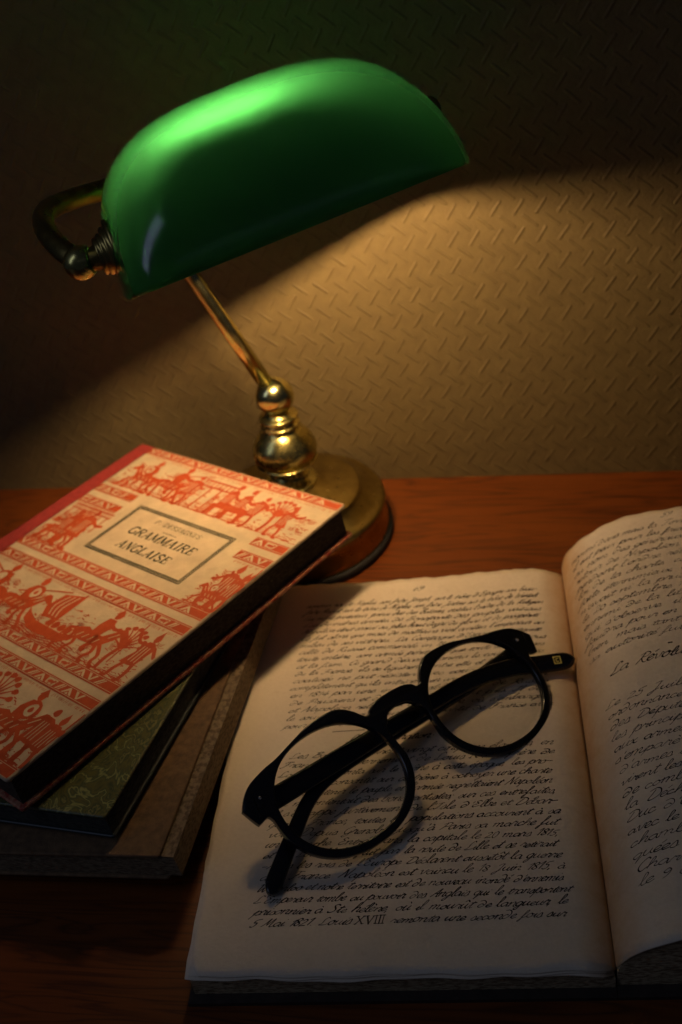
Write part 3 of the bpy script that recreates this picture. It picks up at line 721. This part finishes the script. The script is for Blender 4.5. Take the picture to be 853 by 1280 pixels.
def frieze(A, p0, p1, q0, q1, seq):
    h = q1-q0; g = q1-.10
    # fine lettered-looking hatch under the upper border
    x = p0+.2
    while x < p1-.1:
        if random.random() < .72:
            hh = random.uniform(.10,.16); A.line([(x,q0+.08),(x+random.uniform(-.05,.05),q0+.08+hh)], .022)
        x += random.uniform(.05,.10)
    x = p0 + .3; i = 0
    while x < p1 - .3 and i < 60:
        kind = seq[i % len(seq)]; i += 1
        fl = random.choice((1,-1)); s = random.uniform(.92,1.05)
        w = {'h':1.32,'m':.62,'s':.62,'b':.85,'o':1.0,'t':1.15,'v':1.75}[kind]*h*.82
        cx = x + w/2
        if cx + w*.5 > p1 and p1-p0 < 3.2 and i < 3: x += 0; {'h':horse,'m':man,'s':seated,'b':bush,'o':mound,'t':tower,'v':ship}[kind](A, (p0+p1)/2+random.uniform(-.2,.2), g, min(h*.62, (p1-p0)*.72), fl); continue
        if cx + w*.4 > p1: 
            if p1 - x > .5: man(A, x+.35, g, h*.72, fl)
            break
        {'h':horse,'m':man,'s':seated,'b':bush,'o':mound,'t':tower,'v':ship}[kind](A, cx, g, h*.84*s*(1 if kind != 'h' else .92), fl)
        x += w*.66
    # woodcut filling: short parallel cuts between the figures
    for k in range(int((p1-p0)*3.2)):
        X = random.uniform(p0+.1, p1-.5); Y = random.uniform(q0+h*.22, g-.15); a = random.uniform(-.25,.25); n_ = random.randint(3,6)
        for m_ in range(n_):
            l_ = random.uniform(.18,.42); A.line([(X+m_*.02,Y+m_*.055),(X+m_*.02+l_*.5,Y+m_*.055-a*.3),(X+m_*.02+l_,Y+m_*.055+a*.12)], .022)
    # water or turf lines along the foot
    for m_ in range(4):
        X = p0 + .05
        while X < p1-.5:
            L_ = random.uniform(.5, 1.3); Y = q1 - .06 - .085*m_ + random.uniform(-.02,.02)
            if random.random() < .75: A.line([(X,Y),(X+L_*.25,Y-.045),(X+L_*.5,Y),(X+L_*.75,Y-.045),(min(X+L_,p1-.05),Y)], .026)
            X += L_*random.uniform(.9,1.2)
    # ground scribble
    x = p0 + .1
    while x < p1 - .5:
        l = random.uniform(.2,.7); A.line([(x,g+random.uniform(-.05,.04)),(x+l*.5,g-random.uniform(0,.08)),(min(x+l, p1-.05),g+random.uniform(-.03,.05))], random.uniform(.025,.07)); x += l*.7
    for k in range(int((p1-p0)*h*9)):
        X = random.uniform(p0+.1, p1-.3); Y = random.uniform(q0+h*.3, g-.02)
        A.line([(X,Y),(X+random.uniform(.06,.26),Y-random.uniform(-.10,.14))], random.uniform(.018,.055))

def seriftext(text, size, cx, cq, m, mb, maxw=None, bold=0.0):
    cu = bpy.data.curves.new('t', 'FONT'); cu.body = text; cu.size = 1; cu.align_x = 'CENTER'; cu.shear = .18; cu.offset = bold; cu.resolution_u = 3
    cu.space_character = 1.08
    ob = bpy.data.objects.new('t', cu); C.objects.link(ob)
    dg = bpy.context.evaluated_depsgraph_get(); me = bpy.data.meshes.new_from_object(ob.evaluated_get(dg))
    xs_ = [v_.co.x for v_ in me.vertices]; w = max(xs_)-min(xs_); k = (maxw/w) if maxw else size
    mb.add([cmap(cx + v_.co.x*k, cq - v_.co.y*size, .010) for v_ in me.vertices], [tuple(reversed(p.vertices)) for p in me.polygons], m, False)
    bpy.data.objects.remove(ob); bpy.data.meshes.remove(me)

# slab-serif capitals for the title, drawn stroke by stroke
SER = {'G':(9,[("8,7.6 6.6,9.6 4.2,10 1.6,8.6 .9,5 1.6,1.5 4.2,0 6.6,.5 8,2 8,4",1.5)],[(8,4.2,5.6,9.2)]),
 'R':(9,[("1.8,0 1.8,10",1.7),("1.8,9.6 5,9.7 7,8.8 7.2,7 6,5.3 1.8,5.1",1.1),("4.6,5.1 7.6,.2",1.6)],[(0,0,.0,3.6),(0,10,.0,2),(8,0,6.6,9.6)]),
 'A':(9,[("1.3,0 4.6,10",.8),("4.6,10 7.7,0",1.8),("2.4,3.2 6.6,3.2",.7)],[(0,0,0,2.8),(0,0,6.0,9.4)]),
 'M':(11,[("1.7,0 1.7,10",.9),("1.8,10 5.4,1",1.7),("5.4,1 9,10",.8),("9.2,0 9.2,10",1.7)],[(0,0,.2,3.2),(0,0,7.6,10.9),(0,10,.2,2.4),(0,10,8.4,10.9)]),
 'I':(4.6,[("2.3,0 2.3,10",1.8)],[(0,0,.6,4),(0,10,.6,4)]),
 'E':(8,[("1.9,0 1.9,10",1.7),("1.9,9.6 7,9.6",.8),("1.9,.4 7.3,.4",.8),("1.9,5.2 5.4,5.2",.8),("7,9.6 7.2,7.6",.7),("7.3,.4 7.5,2.6",.7),("5.4,6.4 5.4,4",.7)],[(0,0,.3,2),(0,10,.3,2)]),
 'N':(9.6,[("1.8,0 1.8,10",.9),("1.8,10 7.8,0",1.8),("7.8,0 7.8,10",.9)],[(0,0,.2,3.4),(0,10,.2,2.2),(0,10,6.2,9.4)]),
 'L':(7.6,[("1.9,0 1.9,10",1.7),("1.9,.4 7,.4",.8),("7,.4 7.2,2.8",.7)],[(0,0,.3,2),(0,10,.3,3.5)]),
 'S':(7.6,[("6.6,7.6 5.4,9.7 3,9.9 1.2,8.2 1.8,6.2 5.6,4.4 6.8,2.4 5.2,.3 2.6,.1 .9,2.4",1.4)],[]),
 'P':(8.4,[("1.8,0 1.8,10",1.7),("1.8,9.6 5,9.7 7,8.8 7.2,7 6,5 1.8,4.8",1.1)],[(0,0,.0,3.8),(0,10,.0,2)]),
 'D':(9.4,[("1.8,0 1.8,10",1.7),("1.8,9.6 5,9.6 8,7.6 8.3,5 8,2.4 5,.4 1.8,.4",1.2)],[(0,0,0,2),(0,10,0,2)]),
 '.':(4,[("1.6,0 1.6,1.6",1.6)],[])}
def titletext(A, text, x0, q0, x1, hgt, m=2, sc=1.0, wt=1.0):
    tot = sum(SER[c][0] if c != ' ' else 5 for c in text) + .9*(len(text)-1); k = (x1-x0)/tot; x = 0; kh = hgt/10
    for c in text:
        if c == ' ': x += 5.9; continue
        w, st, sf = SER[c]
        def mp(px, py): return (x0 + (x+px)*k + py*kh*.22, q0 - py*kh)
        for d, wd in st:
            pp = [tuple(map(float, s.split(','))) for s in d.split()]
            A.line([mp(*p) for p in pp], wd*kh*wt*.9, m)
        for _, py, xa, xb in sf: A.line([mp(xa,py), mp(xb,py)], .75*kh, m)
        x += w + .9

def cover_art(mb):
    A = Art(mb)
    mods = [(-.25, 3.95), (4.42, 8.50), (8.95, 13.05), (13.5, 17.75)]
    seqs = ['hhmtssmb', 'bhommhvsm', 'hhvhbmhsh', 'mhhsbhmhm']
    LBL = (2.95, 10.82, 3.32, 7.85)
    for (q0, q1), sq in zip(mods, seqs):
        spans = [(.06, BW-.05)]
        a = max(q0, .12)
        for k, (b0, b1) in enumerate(((a, a+.46 if q0 > 0 else .52), (q1-.5, q1-.04))):
            b0_, b1_ = b0, b1
            if b0_ > LBL[3] or b1_ < LBL[2]: border(A, .06, BW-.06, b0_, b1_)
            else: border(A, .06, LBL[0]-.05, b0_, b1_); border(A, LBL[1]+.05, BW-.06, b0_, b1_)
        f0, f1 = (a+.5 if q0 > 0 else .56), q1-.52
        if f1 < LBL[2]+.7 and q0 < 0: 
            frieze(A, .06, BW-.06, f0, LBL[2]-.06 if f1 > LBL[2] else f1, sq)
        elif f0 < LBL[3] and q0 < LBL[3]:
            frieze(A, .06, LBL[0]-.06, f0, f1, 'hsmh'); frieze(A, .06, LBL[0]-.06, f0+.02, f0+1.7, 'tt'); frieze(A, LBL[1]+.06, BW-.06, f0, f1, 'hmh')
        else: frieze(A, .06, BW-.06, f0, f1, sq)
    # frame of the title
    for k, (d, w) in enumerate(((0,.045), (.085,.03), (.16,.045))):
        x0, x1, y0, y1 = 3.66+d, 10.08-d, 3.93+d, 7.27-d
        for a, b in (((x0,y0),(x1,y0)), ((x0,y1),(x1,y1)), ((x0,y0),(x0,y1)), ((x1,y0),(x1,y1))): A.line([a, b], w, 2)
    x = 3.75
    while x < 10.0: 
        for y in (4.01, 7.19): A.line([(x,y-.05),(x+.05,y+.05)], .03, 2)
        x += .11
    y = 4.1
    while y < 7.1:
        for xx in (3.74, 10.0): A.line([(xx-.05,y),(xx+.05,y+.05)], .03, 2)
        y += .11
    titletext(A, 'P. DESSAGNES', 5.45, 4.66, 8.45, .25, 2, wt=.9)
    A.line([(6.45,4.98),(7.35,4.98)], .03, 2)
    titletext(A, 'GRAMMAIRE', 4.72, 5.66, 8.98, .48, 2, wt=1.2)
    titletext(A, 'ANGLAISE', 5.02, 6.60, 8.38, .48, 2, wt=1.2)
CRE = simple('cream_paper_board', (.58,.44,.265), .7, var=.12, nscale=1.2, bump=.03)
def redink():
    t = NT('red_woodcut_ink'); n = t.noise(t.coords(), 3.5, 5, .7)
    t.pbr(t.ramp(n, [(.30,(.42,.060,.014)),(.62,(.50,.082,.020)),(.80,(.55,.19,.075))]), .65, 0, None, .3); return t.mat
RED = redink(); DINK = simple('dark_green_ink', (.022,.030,.014), .6)
REDCL = simple('red_cloth', (.34,.030,.022), .75, var=.25, nscale=5, bump=.03)
BLKEDGE = edges('dark_page_edges', (.085,.06,.04), (.03,.02,.014), 26)
def mottled(name, a, b, c=None):
    t = NT(name); n = t.noise(t.coords(), 4, 6, .7); t.pbr(t.ramp(n, [(.4,a),(.6,b)]), .7, 0, t.bump(n,.5,.02), .3); return t.mat
MOT = mottled('red_mottled_board', (.28,.03,.02), (.45,.22,.12))

book('closed_book', 'closed book with red figure patterned cream cover and red spine topping the stack', BA, bu, bv, bn, BW, BH, 1.62,
     ([CRE, RED, DINK], REDCL, BLKEDGE, MOT), art=cover_art)

def marbled():
    t = NT('marbled_paper'); v = t.coords((1,1,1)); d = t.noise(v, .3, 3, .55)
    w = t.math('MULTIPLY', d, 6); w2 = t.noise(v, .45, 3, .6, 2.6)
    k = t.math('FRACT', t.math('ADD', w, t.math('MULTIPLY', w2, 2.2)))
    k = t.math('ABSOLUTE', t.math('SUBTRACT', t.math('MULTIPLY', k, 2), 1))
    c = t.ramp(k, [(.0,(.26,.26,.10)),(.16,(.045,.065,.03)),(.45,(.11,.10,.028)),(.8,(.03,.05,.026)),(1,(.19,.17,.06))])
    t.pbr(c, .42, 0, None, .4); return t.mat
DGREEN = simple('dark_green_leather', (.016,.022,.02), .45, var=.3)
GEDGE = edges('grey_green_page_edges', (.07,.07,.055), (.02,.024,.022), 26)
n2_ = V((-.10, .02, 1)).normalized(); gv = V((.189, .982, 0)); gv = (gv - n2_*gv.dot(n2_)).normalized(); gu = gv.cross(n2_)
G = V((-15.79, 24.33, 3.9)); GWd, GHd = 10.6, 15.2
book('closed_book', 'thin book with green marbled cover lying in the middle of the stack', G + gv*GHd - gu*GWd, gu, -gv, n2_, GWd, GHd, 1.12,
     ([marbled()], DGREEN, GEDGE, DGREEN), ct=.12, over=.12)
BRN = simple('brown_cloth', (.15,.085,.036), .75, var=.4, nscale=3, bump=.04)
BEDGE = edges('brown_page_edges', (.26,.19,.11), (.09,.06,.035), 26)
n3_ = V((-.10, 0, 1)).normalized(); kv = V((.06, .998, 0)); kv = (kv - n3_*kv.dot(n3_)).normalized(); ku = kv.cross(n3_)
K_ = V((-13.99, 23.76, 2.66)); KW, KH = 12.0, 15.9
book('closed_book', 'worn brown cloth book at the bottom of the stack against the notebook', K_ + kv*KH - ku*KW, ku, -kv, n3_, KW, KH, 1.30,
     ([BRN], BRN, BEDGE, BRN), ct=.14, over=.1, fore=.55)

# ------------------------------------------------------------------ spectacles
GM = Matrix(((.693435,-.604757,.391684), (.717497,.629318,-.298590), (-.065919,.488085,.870303)))
GO = V((-5.68842, 29.27607, 2.76936))
def gmap(x, y, z): return GO + GM @ V((x, y, z))
glasses = thing('spectacles', 'folded black round spectacles lying on the handwritten page', 'glasses', (GO.x, GO.y, 1.33))
def acetate():
    t = NT('black_acetate'); n = t.noise(t.coords(), 3, 5)
    t.pbr((.006,.006,.007), t.math('ADD', .12, t.math('MULTIPLY', n, .12)), 0, None, .5); return t.mat
ACE = acetate()
half = [(0,1.90),(.60,1.86),(.98,1.72),(1.12,1.56),(1.30,1.60),(1.55,1.94),(1.85,2.22),(2.2,2.38),(2.7,2.42),(3.4,2.36),(4.2,2.16),(4.9,1.98),(5.45,1.90),(6.12,1.72),(6.50,1.46),(6.80,1.10),(6.80,.98),(6.62,.42),(6.52,.36),(6.20,.42),(6.10,.22)]
def rim(w, h, a0, a1, n, cx=3.44, cyy=.0, e=2.15):
    out = []
    for i in range(n+1):
        a = math.radians(a0+(a1-a0)*i/n); c, s = math.cos(a), math.sin(a)
        out.append((cx + w*math.copysign(abs(c)**(2/e), c), cyy + h*math.copysign(abs(s)**(2/e), s)))
    return out
outer = [(p.x, p.y) for p in crom([(a, b, 0) for a, b in half], 4)] + rim(2.66, 2.40, -2, -172, 40) + \
        [(p.x, p.y) for p in crom([(a, b, 0) for a, b in ((.84,.20),(.86,.55),(.80,.86),(.66,.98),(.62,1.08),(.42,1.24),(0,1.32))], 4)]
full = outer + [(-x, y) for x, y in reversed(outer[1:-1])]
cu = bpy.data.curves.new('frame', 'CURVE'); cu.dimensions = '2D'; cu.fill_mode = 'BOTH'; cu.extrude = .10; cu.bevel_depth = .07; cu.bevel_resolution = 3; cu.offset = -.07
def sp_add(pts):
    s = cu.splines.new('POLY'); s.points.add(len(pts)-1); s.use_cyclic_u = True
    for p, q_ in zip(s.points, pts): p.co = (q_[0], q_[1], 0, 1)
sp_add(full)
for sg in (1, -1):
    l = rim(2.36, 2.10, 0, 360, 64)[:-1]; sp_add([(sg*x, y) for x, y in l][::sg])
ob = bpy.data.objects.new('t', cu); C.objects.link(ob)
me = bpy.data.meshes.new_from_object(ob.evaluated_get(bpy.context.evaluated_depsgraph_get()))
mb = MB(); bow = lambda x: -.012*x*x
mb.add([gmap(v_.co.x, v_.co.y, v_.co.z + bow(v_.co.x)) for v_ in me.vertices], [tuple(p.vertices) for p in me.polygons], 0, False)
bpy.data.objects.remove(ob); bpy.data.meshes.remove(me)
fr = mb.build('frame', ACE, glasses)
bm = bmesh.new(); bm.from_mesh(fr.data); bmesh.ops.remove_doubles(bm, verts=bm.verts, dist=1e-6); bm.to_mesh(fr.data); bm.free()
fr.data.polygons.foreach_set('use_smooth', [True]*len(fr.data.polygons))
try: fr.data.set_sharp_from_angle(angle=math.radians(35))
except Exception: pass
# little silver rivets on the end pieces
SIL = simple('silver_metal', (.7,.7,.72), .25, 1.0)
for sg in (1, -1):
    for dx in (0, .32):
        mb = MB(); lathe(mb, gmap(sg*(6.1-dx*.9), 1.12+dx*.3, .12+bow(6)), GM @ V((0,0,1)), [(.02,.0),(.055,.03),(.055,.055),(.02,.065)], 16)
        mb.build('rivet', SIL, fr)
def lensm():
    t = NT('clear_lens'); tr = t.n('ShaderNodeBsdfTransparent'); tr.inputs[0].default_value = (.965,.965,.955,1)
    gl = t.n('ShaderNodeBsdfGlossy'); gl.inputs['Roughness'].default_value = .02; gl.inputs[0].default_value = (.42,.36,.62,1)
    f = t.n('ShaderNodeFresnel'); f.inputs[0].default_value = 1.24
    m = t.n('ShaderNodeMixShader'); gb = t.n('ShaderNodeNewGeometry'); t.lk(t.math('MULTIPLY', f.outputs[0], t.math('SUBTRACT', 1, gb.outputs['Backfacing'])), m.inputs[0]); t.lk(tr.outputs[0], m.inputs[1]); t.lk(gl.outputs[0], m.inputs[2]); t.lk(m.outputs[0], t.out.inputs[0])
    return t.mat
LEN = lensm()
for sg in (1, -1):
    mb = MB(); rings = []; N = 64
    for side, off in ((1, .04), (-1, -.04)):
        for k in range(9):
            r = k/8; rr = rim(2.40*max(r, .001), 2.14*max(r, .001), 0, 360, N)[:-1]
            rings.append([gmap(sg*x, y, off + bow(x) + .22*(1-r*r) - .05) for x, y in rr])
    vs = [p for r in rings for p in r]; f = []
    for b in (0, 9):
        for k in range(8):
            for i in range(N):
                j = (i+1) % N; q4 = ((b+k)*N+i, (b+k+1)*N+i, (b+k+1)*N+j, (b+k)*N+j)
                f.append(q4 if (b == 0) == (sg == 1) else q4[::-1])
    for i in range(N): j = (i+1) % N; f.append((8*N+i, 17*N+i, 17*N+j, 8*N+j))
    mb.add(vs, f, 0); mb.build('lens', LEN, glasses)
def temple(path, hs, mark=None, mark2=None):
    """path: local centre line points; hs: half height per point; box section .15 thick, rounded"""
    P = crom(path, 8); Hs = [v_.x for v_ in crom([(h, 0, 0) for h in hs], 8)]
    mb = MB(); n = 20; vs = []
    for i, p in enumerate(P):
        d = (P[min(i+1,len(P)-1)]-P[max(i-1,0)]).normalized()
        zax = V((0,0,1)); yax = zax.cross(d).normalized(); zx = d.cross(yax)
        for j in range(n):
            a = 2*PI*j/n; c, s = math.cos(a), math.sin(a)
            vs.append(gmap(*(p + yax*(Hs[i]*math.copysign(abs(c)**.6, c)) + zx*(.15*math.copysign(abs(s)**.7, s)))))
    fs = [(i*n+j, i*n+(j+1) % n, (i+1)*n+(j+1) % n, (i+1)*n+j) for i in range(len(P)-1) for j in range(n)]
    fs += [tuple(reversed(range(n))), tuple((len(P)-1)*n+j for j in range(n))]
    mb.add(vs, fs, 0); return mb
mb = temple([(-6.45,1.0,-.35),(-6.3,.98,-.62),(-5.6,.93,-.78),(-2.1,.93,-.85),(1.2,.90,-.82),(3.6,.80,-.74),(5.3,.40,-.66),(6.4,-.10,-.58),(7.15,-.44,-.48),(7.42,-.56,-.45),(7.58,-.63,-.44),(7.67,-.67,-.44),(7.71,-.69,-.44)], [.44,.44,.40,.36,.31,.32,.34,.36,.36,.33,.25,.14,.01])
ta = mb.build('temple', ACE, glasses)
mb2 = temple([(6.3,1.0,-.35),(6.35,.95,-1.0),(5.8,.88,-1.28),(2.5,.80,-1.36),(-.9,.78,-1.3),(-3.0,.68,-1.22),(-4.3,.33,-1.12),(-5.5,-.38,-1.04),(-6.9,-1.32,-1.02),(-7.15,-1.50,-1.02),(-7.30,-1.60,-1.02),(-7.38,-1.66,-1.02),(-7.42,-1.69,-1.02)], [.42,.40,.34,.31,.28,.27,.26,.28,.31,.28,.21,.11,.01])
tb = mb2.build('temple', ACE, glasses)
# small yellow square mark near the tip of one temple
GOLD = simple('yellow_enamel', (.75,.62,.16), .4)
mb = MB()
def tmk(cx, cyy, w, h, ang, z, pts):
    ca, sa = math.cos(ang), math.sin(ang)
    return [gmap(cx + (a*w)*ca - (b*h)*sa, cyy + (a*w)*sa + (b*h)*ca, z) for a, b in pts]
def rect_m(x0, y0, x1, y1): mb.add(tmk(7.02, -.36, .16, .16, -.42, -.325, [(x0,y0),(x1,y0),(x1,y1),(x0,y1)]), [(0,1,2,3)], 0, False)
rect_m(-1,-1,1,-.72); rect_m(-1,.72,1,1); rect_m(-1,-.72,-.75,.72); rect_m(.75,-.72,1,.72)
rect_m(-.4,-.45,.4,-.25); rect_m(-.4,.25,.4,.45); rect_m(-.4,-.25,-.2,.25)
mb.build('emblem', GOLD, ta)

# ------------------------------------------------------------------ light
wd = bpy.data.worlds.new('World'); bpy.context.scene.world = wd; wd.use_nodes = True
bg = wd.node_tree.nodes['Background']; bg.inputs[0].default_value = (.45,.58,1,1); bg.inputs[1].default_value = .016
# dim dusk windows of the room: a tall one to the left, and the slit of a blind behind the camera
def window(w, h, e, loc, aim=(-.05,.32,0)):
    ld = bpy.data.lights.new('window_light', 'AREA'); ld.shape = 'RECTANGLE'; ld.size = w; ld.size_y = h; ld.energy = e; ld.color = (.55,.66,1.0)
    lo = bpy.data.objects.new('window_light', ld); C.objects.link(lo); lo.location = loc
    lo.rotation_euler = (V(aim)-V(loc)).to_track_quat('-Z', 'Y').to_euler()
window(.42, 1.7, 3.0, (-1.4, -.6, 1.5))
window(1.7, .10, .05, (.55, -.75, 1.24))

sc = bpy.context.scene
sc.view_settings.view_transform = 'Standard'; sc.view_settings.look = 'None'; sc.view_settings.exposure = 0; sc.view_settings.gamma = 1
sc.cycles.max_bounces = 16; sc.cycles.diffuse_bounces = 8; sc.cycles.transmission_bounces = 12; sc.cycles.transparent_max_bounces = 16
sc.cycles.sample_clamp_indirect = 6
for o in list(bpy.data.objects):
    if '_o' in o: del o['_o']
